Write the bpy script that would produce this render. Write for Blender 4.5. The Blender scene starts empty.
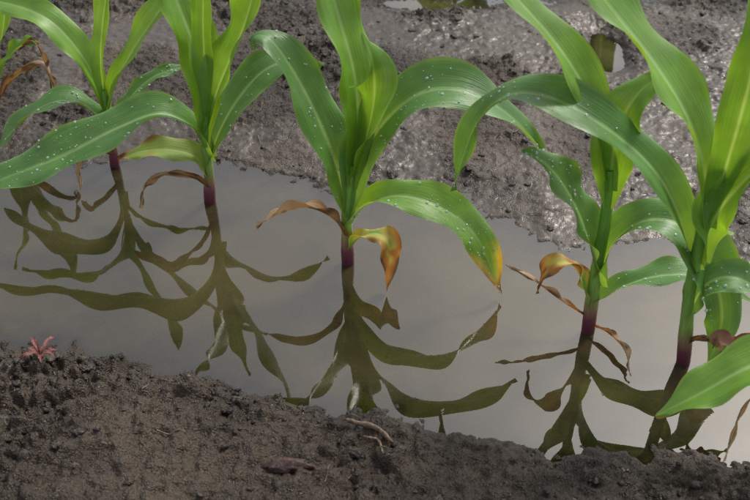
import bpy, math, random
import numpy as np
from mathutils import Vector
random.seed(4); rng=np.random.default_rng(7)
# ---------------------------------------------------------------- survey of the field
# field points were measured on the photograph and triangulated to metres:
# (column,row) of the point and the row of its foot on the z=0 water level.
P=math.radians(38); F=1042.0; H=0.77
def ray(px,py):
    x=(px-375)/F; y=-(py-250)/F
    return (x, math.cos(P)+y*math.sin(P), -math.sin(P)+y*math.cos(P))
def ground(px,py):
    d=ray(px,py); t=H/-d[2]; return (d[0]*t, d[1]*t)
def pt(px,py,gy):
    Y=ground(px,gy)[1]; d=ray(px,py); t=Y/d[1]
    return (d[0]*t, Y, H+d[2]*t), t
plants=[
((-8,128),[(-8,128),(-6,100),(-4,80)],[
 ('green',20,[(-4,100,128),(-2,60,126),(4,20,124),(4,-30,122),(-6,-80,120)]),
 ('green',18,[(-5,100,128),(6,62,130),(22,45,134),(38,42,138)]),
 ('dead',8,[(-4,105,128),(15,78,132),(38,66,136),(50,80,140),(55,96,144)]),
 ('green',20,[(-5,98,128),(-16,55,132),(-34,20,138),(-60,0,146)]),
 ('dead',7,[(20,50,135),(34,42,137),(44,62,140),(56,92,142)]),
]),
((115,166),[(115,166),(112,140),(107,112),(104,90)],[
 ('green',27,[(108,118,166),(98,85,164),(76,48,160),(45,18,156),(0,2,150),(-50,0,146)]),
 ('green',24,[(106,105,166),(101,70,164),(102,30,160),(108,-20,156),(112,-80,150),(100,-140,146)]),
 ('green',26,[(108,115,166),(116,85,166),(133,50,166),(160,10,165),(192,-35,163),(230,-75,160)]),
 ('wet',17,[(112,128,166),(128,100,162),(155,76,156),(192,64,150)]),
 ('wet',24,[(112,140,166),(98,116,170),(70,101,174),(40,108,178),(8,136,182),(-8,160,184)]),
 ('dead',8,[(112,155,168),(96,152,176),(82,162,186),(80,192,196)]),
]),
((210,202),[(210,202),(209,175),(206,145),(206,115)],[
 ('wet',42,[(208,160,202),(192,128,206),(160,114,212),(118,128,219),(62,156,227),(10,176,234),(-40,196,240)]),
 ('green',40,[(207,140,202),(206,100,200),(198,60,196),(184,20,192),(160,-35,186),(122,-95,180)]),
 ('green',42,[(208,130,202),(216,95,203),(230,60,205),(246,20,208),(262,-40,212),(272,-110,218)]),
 ('wet',34,[(209,165,202),(218,135,198),(236,102,190),(262,72,182),(292,60,174),(322,66,168)]),
 ('yellow',20,[(208,180,203),(196,158,206),(170,150,208),(140,152,208),(118,160,206)]),
 ('dead',8,[(208,188,204),(190,176,210),(162,172,218),(146,182,222),(139,208,226)]),
 ('green',22,[(207,120,202),(205,70,199),(203,20,196),(205,-60,192)]),
]),
((348,263),[(348,263),(347,235),(347,205),(351,165)],[
 ('wet',46,[(348,215,263),(336,165,262),(316,115,258),(290,66,252),(268,38,246),(253,38,244),(254,52,244)]),
 ('green',46,[(352,185,263),(358,130,260),(354,75,254),(340,22,248),(320,-40,240),(290,-110,234)]),
 ('green',34,[(353,180,263),(366,140,266),(374,100,270),(372,60,274),(360,28,278)]),
 ('wet',44,[(350,210,263),(362,158,262),(388,118,262),(424,92,263),(468,92,266),(510,116,270),(541,150,274)]),
 ('ytip',32,[(349,228,263),(366,206,268),(398,196,278),(436,206,286),(474,234,292),(502,294,300)]),
 ('dead',11,[(347,240,264),(334,220,270),(308,208,276),(280,214,280),(256,226,282)]),
 ('dead2',15,[(348,252,264),(360,238,270),(378,234,278),(390,248,286),(387,291,294)]),
]),
((588,331),[(588,331),(592,300),(598,262),(606,215),(610,170)],[
 ('green',44,[(608,190,331),(602,140,326),(586,92,320),(556,44,312),(518,0,304),(475,-50,296),(430,-85,290)]),
 ('wet',38,[(598,285,331),(588,240,334),(572,200,338),(548,166,342),(522,150,346)]),
 ('green',38,[(609,205,331),(612,165,330),(618,130,328),(630,104,326),(648,84,324),(668,74,322)]),
 ('wet',42,[(599,275,331),(616,240,335),(648,220,342),(684,228,350),(710,266,358),(722,318,366),(708,366,374)]),
 ('wet',28,[(592,305,331),(620,288,334),(660,276,338),(706,278,342),(756,304,346)]),
 ('dead2',14,[(590,312,332),(580,276,334),(566,262,336),(548,270,336),(536,294,334)]),
 ('dead',7,[(590,326,332),(606,332,340),(624,350,360),(630,376,380)]),
 ('dead',8,[(588,318,332),(560,300,328),(530,278,322),(505,264,316)]),
]),
((683,363),[(683,363),(686,330),(690,290),(700,240),(706,200)],[
 ('green',62,[(704,225,363),(704,175,360),(688,120,354),(656,66,346),(612,10,336),(565,-50,326),(520,-100,318)]),
 ('green',40,[(706,225,363),(722,180,362),(738,125,360),(752,70,356),(764,0,350),(770,-70,344)]),
 ('green',36,[(700,260,363),(714,220,368),(736,190,374),(770,160,382),(810,150,390)]),
 ('wet',38,[(694,270,363),(676,210,358),(650,166,350),(606,128,340),(556,100,330),(512,94,322),(480,118,316),(462,160,312),(453,191,310)]),
 ('wet',26,[(688,315,363),(706,285,368),(736,278,374),(775,300,380)]),
 ('dead',8,[(686,345,364),(704,338,372),(722,345,384),(716,368,392)]),
 ('red',14,[(760,335,400),(735,344,400),(718,338,398),(712,348,396)]),
]),
((835,420),[(835,420),(838,385),(842,340),(848,280)],[
 ('green',46,[(838,360,420),(800,352,430),(748,368,440),(700,394,448),(655,416,454)]),
 ('green',44,[(846,310,420),(850,250,416),(835,170,410),(810,100,400)]),
 ('green',40,[(846,310,420),(870,240,424),(910,200,428),(950,210,432)]),
 ('dead',7,[(836,400,421),(790,392,428),(748,400,440),(730,440,452),(724,462,462)]),
])]
SLOPE=-0.553
lo=np.array([ground(x,y) for x,y in [(-60,345),(0,350),(60,352),(150,370),(230,388),(330,412),(400,416),(480,434),(560,452),(620,458),(680,452),(750,466),(800,480)]])
up=np.array([ground(x,y) for x,y in [(-60,170),(0,166),(60,170),(120,158),(170,150),(250,162),(330,184),(400,194),(450,190),(510,222),(560,250),(640,236),(700,244),(750,275),(800,300)]])
def shore(poly,X):
    y=np.interp(X,poly[:,0],poly[:,1])
    y=np.where(X<poly[0,0],poly[0,1]+SLOPE*(X-poly[0,0]),y)
    return np.where(X>poly[-1,0],poly[-1,1]+SLOPE*(X-poly[-1,0]),y)
# ---------------------------------------------------------------- noise
def h2(i,j,s):
    n=(i.astype(np.int64)*374761393+j.astype(np.int64)*668265263+s*974711)&0x7fffffff
    n=((n^(n>>13))*1274126177)&0x7fffffff
    n=(n^(n>>16))
    return (n&0xffff)/65535.0
def vn(x,y,s=0):
    i=np.floor(x);j=np.floor(y);fx=x-i;fy=y-j
    fx=fx*fx*fx*(fx*(fx*6-15)+10);fy=fy*fy*fy*(fy*(fy*6-15)+10)
    a=h2(i,j,s);b=h2(i+1,j,s);c=h2(i,j+1,s);d=h2(i+1,j+1,s)
    return (a+(b-a)*fx+(c-a)*fy+(a-b-c+d)*fx*fy)*2-1
def fbm(x,y,o=4,s=0):
    r=0;a=1;t=0
    for k in range(o):
        r=r+a*vn(x*2**k*1.03+k*17.3+y*.21*k,y*2**k*1.03-k*9.1-x*.19*k,s+k);t+=a;a*=.55
    return r/t
def lump(x,y,s=0,R=.75,pw=.6):
    i0=np.floor(x);j0=np.floor(y);m=np.zeros_like(x)
    for a in(-1,0,1):
        for b in(-1,0,1):
            i=i0+a;j=j0+b
            cx=i+h2(i,j,s);cy=j+h2(i,j,s+1);r=R*(.35+.65*h2(i,j,s+2));hh=.3+.7*h2(i,j,s+3)
            an=h2(i,j,s+4)*3.14;ca,sa=np.cos(an),np.sin(an);dx=(x-cx);dy=(y-cy)
            ex=dx*ca+dy*sa;ey=(-dx*sa+dy*ca)*1.45
            d2=(ex**2+ey**2)/r**2
            m=np.maximum(m,np.clip(1-d2,0,1)**pw*r*hh)
    return m
puds=[(ground(425,4),.09,.035,.040),(ground(606,52),.032,.075,.036),(ground(545,2),.14,.05,.016),(ground(500,90),.07,.03,.010)]
def terrain(X,Y):
    Yw=Y+.014*fbm(X*22,Y*22,3,50)+.008*fbm(X*90,Y*90,2,60)
    a=Yw-shore(lo,X); b=shore(up,X)-Yw
    d=np.minimum(a,b)
    el=np.clip(-a,0,None); eu=np.clip(-b,0,None)
    dl=np.clip(a,0,None);du=np.clip(b,0,None)
    # steeper furrow side near, very gentle far side
    z=-.026*(1-np.exp(-dl/.05))*(1-np.exp(-du/.11))
    z=z+.034*(1-np.exp(-el/.09))*(el>0)+(.016*(1-np.exp(-(eu/.13)**1.25)))*(eu>0)
    wl=np.clip(el/.03,0,1); wu=np.clip(eu/.08,0,1); wi=1-np.maximum(wl,wu)
    rough=.25*wi+.95*wl+.72*wu
    slick=np.clip(.42+1.5*vn(X*6.5+3,Y*6.5,91)+.8*vn(X*17,Y*17,92),0,1)
    nearshore=np.exp(-eu/.04)
    slick=np.where(b<0,np.maximum(slick,nearshore*.8),0.)
    sr=np.clip((X-.10)/.25,0,1)*(b<0); slick=np.clip(slick+.40*sr,0,1)
    rough=rough*(1-.74*slick)
    wx=X+.003*vn(X*90,Y*90,3)+.0012*vn(X*260,Y*260,13);wy=Y+.003*vn(X*90,Y*90,4)+.0012*vn(X*260,Y*260,14)
    n=.010*fbm(wx*14,wy*14,3,1)
    bl=.0060*np.abs(vn(wx*38,wy*38,71))+.0050*np.abs(vn(wx*75+9,wy*75,72))+.0038*np.abs(vn(wx*150,wy*150+5,73))+.0026*np.abs(vn(wx*290,wy*290,74))
    lp=.024*lump(wx*36,wy*36,11,.7,.45)+.015*lump(wx*80,wy*80,21,.75,.45)+.009*lump(wx*165,wy*165,41,.8,.5)
    cl=np.clip(.75+.9*vn(X*9,Y*9,33),.42,1.15)
    z=z+rough*(n+(bl-.006)*(.55+.5*cl)+lp*cl*.9-.001)
    for (cx,cy),rx,ry,dp in puds:
        z=z-dp*np.exp(-(((X-cx)/rx)**2+((Y-cy)/ry)**2))*(b<0)
    z=np.where((el>.05)&(z<.004),.004+(z-.004)*.1,z)
    far=np.clip((np.hypot(X,Y-1.1)-3)/6,0,1)
    z=z+far*.03
    return z,slick,wi
def axis(a,b,step,far,g=1.12):
    c=list(np.arange(a,b+1e-9,step)); s=step;v=c[-1];R=[]
    while v<far: s*=g;v+=s;R.append(v)
    s=step;v=a;Lf=[]
    while v>-far: s*=g;v-=s;Lf.append(v)
    return np.array(Lf[::-1]+c+R)
def mkmesh(name,V,Fc,attrs=None,cols=None,uv=None,smooth=True):
    V=np.asarray(V,dtype=np.float32);Fc=np.asarray(Fc,dtype=np.int32)
    me=bpy.data.meshes.new(name);k=Fc.shape[1]
    me.vertices.add(len(V));me.vertices.foreach_set('co',V.ravel())
    me.loops.add(Fc.size);me.loops.foreach_set('vertex_index',Fc.ravel())
    me.polygons.add(len(Fc));me.polygons.foreach_set('loop_start',np.arange(len(Fc),dtype=np.int32)*k)
    me.polygons.foreach_set('loop_total',np.full(len(Fc),k,dtype=np.int32))
    me.polygons.foreach_set('use_smooth',np.full(len(Fc),smooth))
    for n,v in (attrs or {}).items():
        at=me.attributes.new(n,'FLOAT','POINT');at.data.foreach_set('value',np.asarray(v,dtype=np.float32).ravel())
    if cols is not None:
        at=me.attributes.new('Col','FLOAT_COLOR','POINT')
        c=np.ones((len(V),4),dtype=np.float32);c[:,:3]=cols;at.data.foreach_set('color',c.ravel())
    if uv is not None:
        at=me.attributes.new('leafuv','FLOAT2','POINT');at.data.foreach_set('vector',np.asarray(uv,dtype=np.float32).ravel())
    me.update();me.validate();return me
def gridf(nx,ny):
    i=np.arange(nx-1);j=np.arange(ny-1);I,J=np.meshgrid(i,j)
    a=(J*nx+I).ravel();return np.stack([a,a+1,a+1+nx,a+nx],1)
def add(name,me,mat,parent=None,loc=None):
    o=bpy.data.objects.new(name,me);bpy.context.scene.collection.objects.link(o)
    if mat and not me.materials: me.materials.append(mat)
    if parent:o.parent=parent
    if loc is not None:o.location=loc
    return o
# ---------------------------------------------------------------- materials
class NT:
    def __init__(s,name):
        s.m=bpy.data.materials.new(name);s.m.use_nodes=True;s.t=s.m.node_tree;s.t.nodes.clear()
        s.out=s.n('ShaderNodeOutputMaterial')
    def n(s,typ,ins=None,**kw):
        nd=s.t.nodes.new(typ)
        for k,v in kw.items():setattr(nd,k,v)
        for k,v in (ins or {}).items():
            if hasattr(v,'is_output'):s.t.links.new(v,nd.inputs[k])
            else:nd.inputs[k].default_value=v
        return nd
    def math(s,op,a,b=0.,c=0.):return s.n('ShaderNodeMath',{0:a,1:b,2:c},operation=op).outputs[0]
    def mix(s,f,a,b,bt='MIX'):
        nd=s.n('ShaderNodeMix',data_type='RGBA',blend_type=bt)
        for k,v in((0,f),(6,a),(7,b)):
            if hasattr(v,'is_output'):s.t.links.new(v,nd.inputs[k])
            else:nd.inputs[k].default_value=v
        return nd.outputs[2]
    def noise(s,vec,sc,det=4,ro=.6):return s.n('ShaderNodeTexNoise',{'Vector':vec,'Scale':sc,'Detail':det,'Roughness':ro}).outputs['Fac']
    def attr(s,n,o='Fac'):return s.n('ShaderNodeAttribute',attribute_name=n).outputs[o]
    def ramp(s,f,pts):
        nd=s.n('ShaderNodeValToRGB',{'Fac':f});r=nd.color_ramp
        while len(r.elements)<len(pts):r.elements.new(.5)
        for e,(p,c) in zip(r.elements,pts):e.position=p;e.color=(*c,1)
        return nd.outputs['Color']
# mud
m=NT('wet_mud');tc=m.n('ShaderNodeTexCoord').outputs['Object']
n1=m.attr('tone');n2=m.noise(tc,120,3,.65);n3=m.noise(tc,480,2,.7)
c1=m.ramp(n1,[(.25,(.014,.0092,.0058)),(.5,(.025,.0172,.0112)),(.8,(.044,.032,.022))])
c2=m.ramp(n3,[(.32,(.45,.43,.41)),(.5,(1,1,1)),(.7,(1.7,1.6,1.5))])
col=m.mix(1.,c1,c2,'MULTIPLY')
col=m.mix(m.math('MULTIPLY',m.attr('slick'),.6),col,(.042,.033,.026,1))
col=m.mix(m.math('MULTIPLY',m.attr('under'),.8),col,(.06,.048,.024,1))
rr=m.n('ShaderNodeMapRange',{'Value':n2,1:.35,2:.65,3:.22,4:.66}).outputs[0]
hh=m.math('ADD',m.math('MULTIPLY',n2,.6),m.math('MULTIPLY',n3,.32))
bs=m.math('SUBTRACT',1.,m.math('MULTIPLY',m.attr('slick'),.80))
bp=m.n('ShaderNodeBump',{'Height':hh,'Strength':bs,'Distance':.007})
b=m.n('ShaderNodeBsdfPrincipled',{'Base Color':col,'Roughness':rr,'Normal':bp.outputs[0],'Specular IOR Level':.36,'Specular Tint':(1,.95,.88,1)})
m.t.links.new(b.outputs[0],m.out.inputs[0]);MUD=m.m
# clods
m=NT('mud_clod');tc=m.n('ShaderNodeTexCoord').outputs['Object']
n1=m.noise(tc,35,1);n2=m.noise(tc,300,2,.7)
col=m.ramp(n1,[(.3,(.015,.010,.0065)),(.55,(.028,.0195,.013)),(.75,(.054,.041,.029))])
bp=m.n('ShaderNodeBump',{'Height':n2,'Strength':.9,'Distance':.004})
b=m.n('ShaderNodeBsdfPrincipled',{'Base Color':col,'Roughness':m.math('ADD',m.math('MULTIPLY',n2,.5),.18),'Normal':bp.outputs[0],'Specular IOR Level':.38})
m.t.links.new(b.outputs[0],m.out.inputs[0]);CLOD=m.m
# water
m=NT('muddy_water');tc=m.n('ShaderNodeTexCoord').outputs['Object']
dep=m.attr('depth');al=m.math('SUBTRACT',1.,m.math('EXPONENT',m.math('MULTIPLY',dep,-50.)))
al=m.math('MULTIPLY',al,.9)
nz=m.noise(tc,6,4,.55)
dc=m.ramp(nz,[(.35,(.050,.039,.016)),(.65,(.086,.069,.032))])
df=m.n('ShaderNodeBsdfDiffuse',{'Color':dc});tr=m.n('ShaderNodeBsdfTransparent',{'Color':(.86,.80,.66,1)})
body=m.n('ShaderNodeMixShader',{0:al,1:tr.outputs[0],2:df.outputs[0]})
rp=m.noise(tc,14,1,.4);bp=m.n('ShaderNodeBump',{'Height':rp,'Strength':.10,'Distance':.004})
gl=m.n('ShaderNodeBsdfGlossy',{'Roughness':.0,'Normal':bp.outputs[0],'Color':(1,.985,.95,1)})
fr=m.n('ShaderNodeFresnel',{'IOR':1.68,'Normal':bp.outputs[0]})
mx=m.n('ShaderNodeMixShader',{0:fr.outputs[0],1:body.outputs[0],2:gl.outputs[0]})
m.t.links.new(mx.outputs[0],m.out.inputs[0]);WATER=m.m
# leaf
def leafmat(name,rough,trans,veins=.05):
    m=NT(name);tc=m.n('ShaderNodeTexCoord').outputs['Object']
    col=m.attr('Col','Color');uv=m.attr('leafuv','Vector')
    sp=m.n('ShaderNodeSeparateXYZ',{0:uv});u=sp.outputs[0]
    v=m.math('SINE',m.math('MULTIPLY',u,150.))
    st=m.n('ShaderNodeMapping',{'Vector':uv,'Scale':(26,.8,1)}).outputs[0]
    sn=m.noise(st,1.8,3,.65);ln=m.noise(tc,28,2)
    f=m.math('ADD',1.,m.math('ADD',m.math('MULTIPLY',v,veins*.5),m.math('MULTIPLY',m.math('SUBTRACT',sn,.5),.85)))
    f=m.math('ADD',f,m.math('MULTIPLY',m.math('SUBTRACT',ln,.5),.9))
    cc=m.n('ShaderNodeVectorMath',{0:col,3:f},operation='SCALE').outputs[0]
    bp=m.n('ShaderNodeBump',{'Height':m.math('ADD',m.math('MULTIPLY',v,.08),m.math('MULTIPLY',sn,2.5)),'Strength':.42,'Distance':.0006})
    ro=m.math('ADD',rough-.08,m.math('MULTIPLY',ln,.2))
    b=m.n('ShaderNodeBsdfPrincipled',{'Base Color':cc,'Roughness':ro,'Normal':bp.outputs[0],'Specular IOR Level':.6})
    tcx=m.mix(1.,cc,(1.8,1.45,.5,1),'MULTIPLY')
    t=m.n('ShaderNodeBsdfTranslucent',{'Color':tcx,'Normal':bp.outputs[0]})
    mx=m.n('ShaderNodeMixShader',{0:trans,1:b.outputs[0],2:t.outputs[0]})
    m.t.links.new(mx.outputs[0],m.out.inputs[0]);return m.m
LEAF=leafmat('corn_leaf',.33,.36);DEAD=leafmat('withered_leaf',.65,.2,.3)
m=NT('corn_stem');tc=m.n('ShaderNodeTexCoord').outputs['Object']
st=m.n('ShaderNodeMapping',{'Vector':tc,'Scale':(1,1,.12)}).outputs[0]
f=m.math('ADD',.5,m.math('MULTIPLY',m.noise(st,420,3),1.))
cc=m.n('ShaderNodeVectorMath',{0:m.attr('Col','Color'),3:f},operation='SCALE').outputs[0]
b=m.n('ShaderNodeBsdfPrincipled',{'Base Color':cc,'Roughness':.38})
m.t.links.new(b.outputs[0],m.out.inputs[0]);STEM=m.m
m=NT('water_drop')
b=m.n('ShaderNodeBsdfPrincipled',{'Base Color':(.82,.92,.86,1),'Roughness':.02,'IOR':1.33,'Transmission Weight':.72,'Specular IOR Level':1.})
m.t.links.new(b.outputs[0],m.out.inputs[0]);DROP=m.m
def simple(name,c0,c1,sc,rough):
    m=NT(name);tc=m.n('ShaderNodeTexCoord').outputs['Object'];n=m.noise(tc,sc,4,.65)
    bp=m.n('ShaderNodeBump',{'Height':n,'Strength':.8,'Distance':.003})
    b=m.n('ShaderNodeBsdfPrincipled',{'Base Color':m.ramp(n,[(.3,c0),(.7,c1)]),'Roughness':rough,'Normal':bp.outputs[0]})
    m.t.links.new(b.outputs[0],m.out.inputs[0]);return m.m
TWIG=simple('twig_bark',(.06,.035,.02),(.26,.175,.11),220,.5)
STRAW=simple('straw',(.05,.03,.02),(.17,.11,.065),120,.5)
WEED=simple('red_weed_leaf',(.09,.016,.016),(.17,.045,.034),200,.5)
CHIP=simple('old_residue',(.022,.009,.007),(.075,.030,.021),250,.5)
# ---------------------------------------------------------------- ground and water
xs=axis(-.74,.74,.0020,60);ys=axis(.54,1.80,.0020,60)
X,Y=np.meshgrid(xs,ys)
Z,sl,wi=terrain(X,Y)
V=np.stack([X,Y,Z],-1).reshape(-1,3)
under=np.clip(-Z/.006,0,1)
tone=np.clip(.5+.8*fbm(X*9,Y*9,4,200),0,1)
add('ground',mkmesh('ground',V,gridf(len(xs),len(ys)),{'slick':sl,'under':under,'tone':tone}),MUD)
wx=axis(-.8,.8,.006,4,1.2);wy=axis(.50,1.86,.006,4,1.2)
WX,WY=np.meshgrid(wx,wy);WZ,_,_=terrain(WX,WY)
add('water',mkmesh('water',np.stack([WX,WY,WZ*0],-1).reshape(-1,3),gridf(len(wx),len(wy)),{'depth':np.clip(-WZ,0,1)}),WATER)
# ---------------------------------------------------------------- scattered crumbs of soil
import bmesh
def ico(sub):
    bm=bmesh.new();bmesh.ops.create_icosphere(bm,subdivisions=sub,radius=1)
    v=np.array([x.co[:] for x in bm.verts]);f=np.array([[q.index for q in p.verts] for p in bm.faces]);bm.free();return v,f
iv,if_=ico(2);iv3,if3=ico(3)
def hz(x,y):
    z,s,w=terrain(np.array([x]),np.array([y]));return float(z[0])
N=20000
cx=rng.uniform(-.72,.72,N);cy=rng.uniform(.54,1.80,N);cz,csl,_=terrain(cx,cy)
dens=np.clip(.5+1.0*vn(cx*9,cy*9,33),.12,1)*(1-.85*csl)
low=(cy<shore(lo,cx));dens=np.where(low,dens,dens*.7)
keep=(cz>.0012)&(rng.uniform(0,1,N)<dens)
cx,cy,cz=cx[keep],cy[keep],cz[keep];VV=[];FF=[];k=0
for x,y,z in zip(cx,cy,cz):
    r=.0010+.0048*rng.random()**2.6
    big=rng.random()<.012
    if big:r=rng.uniform(.006,.0095)
    bv,bf=(iv3,if3) if r>.0045 else (iv,if_)
    s=np.array([1,rng.uniform(.6,1),rng.uniform(.5,.8)])*r
    q=bv*1.0;o=rng.uniform(0,50,3)
    dn=vn(q[:,0]*1.6+o[0]+q[:,2],q[:,1]*1.6+o[1]-q[:,2],3)*.36+vn(q[:,0]*3+o[2]+2*q[:,2],q[:,1]*3+o[0]-q[:,2]*3,4)*.22
    if len(bv)>200:dn=dn+np.abs(vn(q[:,0]*6+o[1]+3*q[:,2],q[:,1]*6+o[2]-q[:,2]*4,6))*.14
    q=q*(1+dn)[:,None]*s;a=rng.uniform(0,6.28);c,sn=math.cos(a),math.sin(a)
    q=np.stack([q[:,0]*c-q[:,1]*sn,q[:,0]*sn+q[:,1]*c,q[:,2]],1)+[x,y,z-r*.12]
    VV.append(q);FF.append(bf+k);k+=len(q)
add('soil_clods',mkmesh('soil_clods',np.concatenate(VV),np.concatenate(FF)),CLOD)
# ---------------------------------------------------------------- corn
def spline(pts,n):
    p=np.array(pts,float);p=np.vstack([2*p[0]-p[1],p,2*p[-1]-p[-2]]);out=[];m_=len(p)-3
    seg=[np.linalg.norm(p[i+2]-p[i+1]) for i in range(m_)];cum=np.concatenate([[0],np.cumsum(seg)]);L=cum[-1]
    for t in np.linspace(0,L,n):
        i=min(np.searchsorted(cum,t,side='right')-1,m_-1);f=(t-cum[i])/seg[i]
        a,b,c,d=p[i:i+4]
        out.append(.5*((2*b)+(c-a)*f+(2*a-5*b+4*c-d)*f*f+(3*b-a-3*c+d)*f**3))
    return np.array(out),L
ivd,ifd=ico(2)
def nrm(v):return v/np.maximum(np.linalg.norm(v,axis=-1,keepdims=True),1e-9)
def leaf(kind,w,pts,seed):
    r=np.random.default_rng(seed);n=72;m_=17
    C,L=spline(pts,n);T=nrm(np.gradient(C,axis=0));t=np.linspace(0,1,n)
    hint=nrm(np.array([r.uniform(-.15,.15),-.22,.95]))
    B=np.cross(T,np.broadcast_to(hint,T.shape));B=nrm(B)
    for _ in range(6):
        B[1:-1]=nrm(B[:-2]+B[1:-1]*2+B[2:])
    B=nrm(B-T*np.sum(B*T,1,keepdims=True));Nn=np.cross(B,T)
    vis=np.mean(np.abs(Nn[12:-10]@np.array([0,-.788,.616])));w=w/np.clip(vis,.66,1)
    if kind=='dead':
        prof=np.interp(t,[0,.1,.5,.85,1],[.5,.7,1,.6,.05])*(1+.18*vn(t*7+seed,t*0,7));ang=t*r.uniform(1.4,3.2)*r.choice([-1,1])
    else:
        prof=np.interp(t,[0,.08,.22,.45,.65,.82,.93,1],[.42,.50,.76,1,.95,.66,.34,.0])
        ang=.22*np.sin(t*3+r.uniform(0,6))
    prof=np.convolve(np.pad(prof,3,'edge'),np.ones(7)/7,'valid');prof[-1]=.0 if kind!='dead' else .05
    c,s=np.cos(ang)[:,None],np.sin(ang)[:,None];B,Nn=B*c+Nn*s,Nn*c-B*s
    hw=w*.5*prof*(1+.03*vn(t*9+seed,t*0+.5,5))
    u=np.linspace(-1,1,m_)
    fold=np.interp(t,[0,.12,.4,1],[1.15,.75,.34,.28]) if kind!='dead' else np.full(n,.9)
    U=u[None,:];hwU=hw[:,None]
    cs=np.cos(fold)[:,None];sn=np.sin(fold)[:,None]
    au=np.sqrt(U*U+.006)-.077
    lat=U*hwU*cs; nor=au*hwU*sn
    k=r.uniform(7,11);ph=r.uniform(0,6,2)
    side=np.where(U>0,np.sin(t[:,None]*k*2+ph[0]),np.sin(t[:,None]*k*2.2+ph[1]))
    rip=(U**4)*w*(.10 if kind not in('dead','dead2') else .28)*side*np.clip(t[:,None]*3,0,1)
    nor=nor+rip
    V=C[:,None,:]+B[:,None,:]*lat[...,None]+Nn[:,None,:]*nor[...,None]
    tt=np.broadcast_to(t[:,None],(n,m_));uu=np.broadcast_to(np.abs(U),(n,m_))
    Cg=np.array([.150,.300,.032]) ;Cd=np.array([.07,.19,.03])
    if kind=='wet':Cg=np.array([.100,.225,.050]);Cd=np.array([.06,.165,.04])
    g=np.clip(tt*1.3,0,1)[...,None];col=Cg*(1.15-.25*g)
    col=col*(1-g*.25)+Cd*g*.25
    base=np.clip(1-tt*4.5,0,1)[...,None];col=col*(1-base*.6)+np.array([.22,.36,.07])*base*.6
    mid=np.exp(-(uu/.07)**2)[...,None]*np.clip(1.2-tt,0,1)[...,None];col=col*(1-mid*.8)+np.array([.36,.52,.22])*mid*.8
    edge=np.clip((uu-.93)*14,0,1)[...,None];col=col*(1-edge*.35)+np.array([.28,.38,.10])*edge*.35
    sp=vn(tt*14+seed*3.1,uu*2.+U*1.2,8)
    Or=np.array([.34,.145,.028]);Br=np.array([.11,.052,.024]);Ye=np.array([.38,.33,.06])
    def blend(c,d,f):f=np.clip(f,0,1)[...,None];return c*(1-f)+d*f
    if kind=='ytip':
        e=tt*1.0+uu*.16+sp*.08;col=blend(col,Ye,(e-.84)*9);col=blend(col,Or,(e-.94)*9);col=blend(col,Br,(tt-.94)*14)
    elif kind=='yellow':
        e=tt+uu*.3+sp*.25;col=blend(col,Ye*.6,.4+0*e);col=blend(col,Or*.7,(e-.85)*4);col=blend(col,Br,(e-1.1)*6)
    elif kind=='dead2':
        e=tt+uu*.4+sp*.3;col=blend(col,Ye,(e-.30)*4);col=blend(col,Or,(e-.65)*4);col=blend(col,Br,(e-.95)*4)
    elif kind=='dead':
        e=tt+sp*.4;col=blend(np.broadcast_to(Or*.65,col.shape),np.array([.33,.24,.145]),e*1.1);col=blend(col,Br*.8,(sp-.0)*2.)
    elif kind=='red':
        col=blend(np.broadcast_to(np.array([.25,.05,.05]),col.shape),np.array([.16,.10,.04]),tt)
    elif w>.03 and seed%3==0:
        col=blend(col,Ye*.8,(tt+uu*.05-.985)*20)
    uv=np.stack([np.broadcast_to(U*.5+.5,(n,m_)),tt*L*8],-1)
    drops=[]
    if kind in('wet','ytip'):
        nd=int(r.uniform(60,130)*L/.3);cen=r.uniform(.35,.75)
        for _ in range(nd):
            i=int(np.clip((r.normal(cen,.16) if r.random()<.6 else r.beta(2.2,1.5))*n,8,n-3));j=r.integers(1,m_-1)
            p=V[i,j]+(V[i+1,j]-V[i,j])*r.random();p=p+(V[i,min(j+1,m_-1)]-V[i,j])*r.random()
            nn=Nn[i];rad=.00035+.0016*r.random()**3.4
            drops.append((p,nn if nn[2]>0 else -nn,rad))
    return V.reshape(-1,3),gridf(m_,n),col.reshape(-1,3),uv.reshape(-1,2),drops
def tube(pts,radii,cols,nr=16,n=48,cpos=None):
    C,L=spline(pts,n);T=nrm(np.gradient(C,axis=0));t=np.linspace(0,1,n)
    B=nrm(np.cross(T,[0,1,0.01]));D=np.cross(T,B)
    rr=np.interp(t,np.linspace(0,1,len(radii)),radii)
    a=np.linspace(0,2*np.pi,nr,endpoint=False)
    V=C[:,None]+rr[:,None,None]*(np.cos(a)[None,:,None]*B[:,None]*1.12+np.sin(a)[None,:,None]*D[:,None]*.9)
    i,j=np.meshgrid(np.arange(n-1),np.arange(nr),indexing='ij');i=i.ravel();j=j.ravel()
    Fc=np.stack([i*nr+j,i*nr+(j+1)%nr,(i+1)*nr+(j+1)%nr,(i+1)*nr+j],1)
    if cpos is None:tc_,cp=t,np.linspace(0,1,len(cols))
    else:tc_,cp=C[:,2],cpos
    cc=np.stack([np.interp(tc_,cp,[q[k] for q in cols]) for k in range(3)],1)
    return V.reshape(-1,3),Fc,np.repeat(cc,nr,0)
made=[]
seed=1
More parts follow.
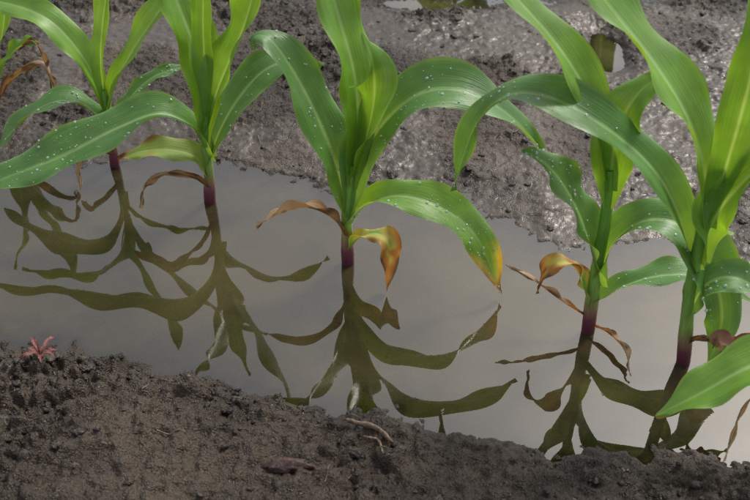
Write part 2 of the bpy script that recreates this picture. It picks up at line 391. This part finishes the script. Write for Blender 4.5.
for b,st,ls in plants:
    bx=ground(*b);org=np.array([bx[0],bx[1],0.])
    e=bpy.data.objects.new('corn_plant',None);bpy.context.scene.collection.objects.link(e);e.location=org;e.empty_display_size=.05
    s=[pt(x,y,b[1])[0] for x,y in st];s=[(s[0][0],s[0][1],-.03)]+s
    sc=.0058 if b[0]>150 else .0050
    V,Fc,cc=tube(np.array(s)-org,[sc*1.0,sc*1.15,sc*1.2,sc*1.0,sc*.95,sc*.95,sc*.85,sc*.55],
        [(.04,.012,.018),(.075,.015,.028),(.12,.028,.045),(.20,.13,.07),(.20,.32,.07),(.16,.32,.05),(.13,.30,.04)],cpos=[-.01,.006,.020,.034,.055,.12,.2])
    add('stem',mkmesh('stem',V,Fc,cols=cc),STEM,e)
    dr=[]
    for kind,w,ps in ls:
        seed+=1;q=[pt(*p) for p in ps];w_=w*sum(x[1] for x in q)/len(q)/F
        pts=np.array([x[0] for x in q])
        V,Fc,cc,uv,d=leaf(kind,w_,pts-org,seed);dr+=d
        add('leaf' if kind in('green','wet','ytip') else 'withered_leaf',mkmesh('leaf',V,Fc,cols=cc,uv=uv),LEAF if kind in('green','wet','ytip') else DEAD,e)
    if dr:
        VV=[];FF=[];k=0
        for p,nn,rad in dr:
            nn=nn/np.linalg.norm(nn);a=np.cross(nn,[0,1,.2]);a/=np.linalg.norm(a);c=np.cross(nn,a)
            q=p+rad*(ivd[:,0:1]*a*1.05+ivd[:,1:2]*c+ivd[:,2:3]*nn*.7)+nn*rad*.25
            VV.append(q);FF.append(ifd+k);k+=len(q)
        add('water_droplets',mkmesh('droplets',np.concatenate(VV),np.concatenate(FF)),DROP,e)
    made.append(e)
# next row of the same crop, one row spacing behind
bk=[(-.52,2.22,1,2.9),(-.28,2.07,3,.6),(-.05,1.95,2,2.2),(.16,1.86,4,3.4),(.40,1.76,3,1.9),(.62,1.66,2,.3)]
for x,y,i,a in bk:
    src=made[i];e=bpy.data.objects.new('corn_plant',None);bpy.context.scene.collection.objects.link(e)
    e.location=(x+.05,y+.16,.006);e.rotation_euler=(0,0,a)
    for ch in list(src.children):
        if 'drop' in ch.name: continue
        o=bpy.data.objects.new(ch.name.split('.')[0],ch.data);bpy.context.scene.collection.objects.link(o);o.parent=e
# ---------------------------------------------------------------- litter
def litter(name,pts2,rad,mat,lift=0.):
    p=[]
    for x,y in pts2:
        g=ground(x,y);hm=max(hz(g[0]+dx,g[1]+dy) for dx in(-.006,0,.006) for dy in(-.006,0,.006));p.append((g[0],g[1],max(0,hm)+rad[0]*.3+lift))
    V,Fc,cc=tube(p,rad,[(.1,.1,.1)]*2,10,40)
    V=V+.0005*np.stack([vn(V[:,0]*700,V[:,1]*700,1),vn(V[:,0]*500,V[:,1]*500,2),vn(V[:,0]*700,V[:,1]*700,3)],1)
    return V,Fc
V1,F1=litter('t',[(345,430),(358,439),(376,444),(393,456)],[.0014,.0024,.0020,.0030,.0022,.0026,.0010],TWIG,.001)
V2,F2=litter('t',[(364,452),(378,455),(383,476)],[.0010,.0013,.0010,.0004],TWIG,.001)
e=bpy.data.objects.new('twig',None);bpy.context.scene.collection.objects.link(e)
add('branch',mkmesh('branch',V1,F1),TWIG,e);add('side_shoot',mkmesh('side_shoot',V2,F2),TWIG,e)
VV=[];FF=[];k=0
for i in range(130):
    x=rng.uniform(-.6,.6);y=rng.uniform(.6,1.75);z=hz(x,y)
    if z<.002:continue
    a=rng.uniform(0,6.28);l=rng.uniform(.006,.03);pp=[]
    for q in(-1,-.2,.4,1):
        X_,Y_=x+math.cos(a)*l*.5*q+rng.uniform(-.001,.001),y+math.sin(a)*l*.5*q+rng.uniform(-.002,.002);pp.append((X_,Y_,max(0,hz(X_,Y_))+.0016))
    r0=rng.uniform(.0003,.0009);v,f,_=tube(pp,[r0,r0,r0*.6],[(1,1,1)]*2,6,12);VV.append(v);FF.append(f+k);k+=len(v)
add('straw_debris',mkmesh('straw_debris',np.concatenate(VV),np.concatenate(FF)),STRAW)
g=ground(290,488);q=iv3*np.array([.020,.007,.006]);q=q*(1+.45*vn(iv3[:,0]*7+iv3[:,2]*2,iv3[:,1]*4+iv3[:,2],2)[:,None])+[g[0],g[1],hz(*g)+.003]
add('stalk_fragment',mkmesh('stalk_fragment',q,if3),CHIP)
# small red weed
g=ground(46,376);gz=hz(*g);e=bpy.data.objects.new('weed_seedling',None);bpy.context.scene.collection.objects.link(e);e.location=(g[0],g[1],gz+.002)
for i in range(7):
    a=i*2.4+.3;l=.010+.012*rng.random();p=[(0,0,.001),(math.cos(a)*l*.4,math.sin(a)*l*.4,.004+.001*i*.4),(math.cos(a)*l,math.sin(a)*l,.005+.001*i*.5),(math.cos(a)*l*1.4,math.sin(a)*l*1.4,.003)]
    V,Fc,cc,uv,_=leaf('red',.0034,np.array(p),100+i)
    add('leaf',mkmesh('weed_leaf',V,Fc,cols=cc,uv=uv),WEED,e)
# ---------------------------------------------------------------- light
EL,AZ=52,40     # sun beyond the row and to the right, behind thin cloud
w=bpy.data.worlds.new('World');bpy.context.scene.world=w;w.use_nodes=True;nt=w.node_tree;bg=nt.nodes['Background']
sky=nt.nodes.new('ShaderNodeTexSky');sky.sky_type='NISHITA';sky.sun_disc=False;sky.sun_elevation=math.radians(EL);sky.sun_rotation=math.radians(AZ);sky.air_density=1.;sky.dust_density=3.;sky.ozone_density=1.
hs=nt.nodes.new('ShaderNodeHueSaturation');hs.inputs['Saturation'].default_value=.38;hs.inputs['Value'].default_value=1.7;nt.links.new(sky.outputs[0],hs.inputs['Color']);nt.links.new(hs.outputs[0],bg.inputs[0]);bg.inputs[1].default_value=.15
sd=bpy.data.lights.new('sun','SUN');sd.energy=3.0;sd.angle=math.radians(10);sd.color=(1,.96,.9);so=bpy.data.objects.new('sun',sd);bpy.context.scene.collection.objects.link(so)
dv=Vector((math.sin(math.radians(AZ))*math.cos(math.radians(EL)),math.cos(math.radians(AZ))*math.cos(math.radians(EL)),math.sin(math.radians(EL))))
so.rotation_euler=dv.to_track_quat('Z','Y').to_euler()
# ---------------------------------------------------------------- camera
cd=bpy.data.cameras.new('camera');cd.sensor_width=36;cd.lens=36*F/750;cd.clip_start=.01;cd.clip_end=300
cd.dof.use_dof=True;cd.dof.focus_distance=1.2;cd.dof.aperture_fstop=10
co=bpy.data.objects.new('camera',cd);bpy.context.scene.collection.objects.link(co);co.location=(0,0,H);co.rotation_euler=(math.radians(90)-P,0,0)
bpy.context.scene.camera=co
bpy.context.scene.view_settings.view_transform='Standard';bpy.context.scene.view_settings.look='None';bpy.context.scene.view_settings.exposure=0
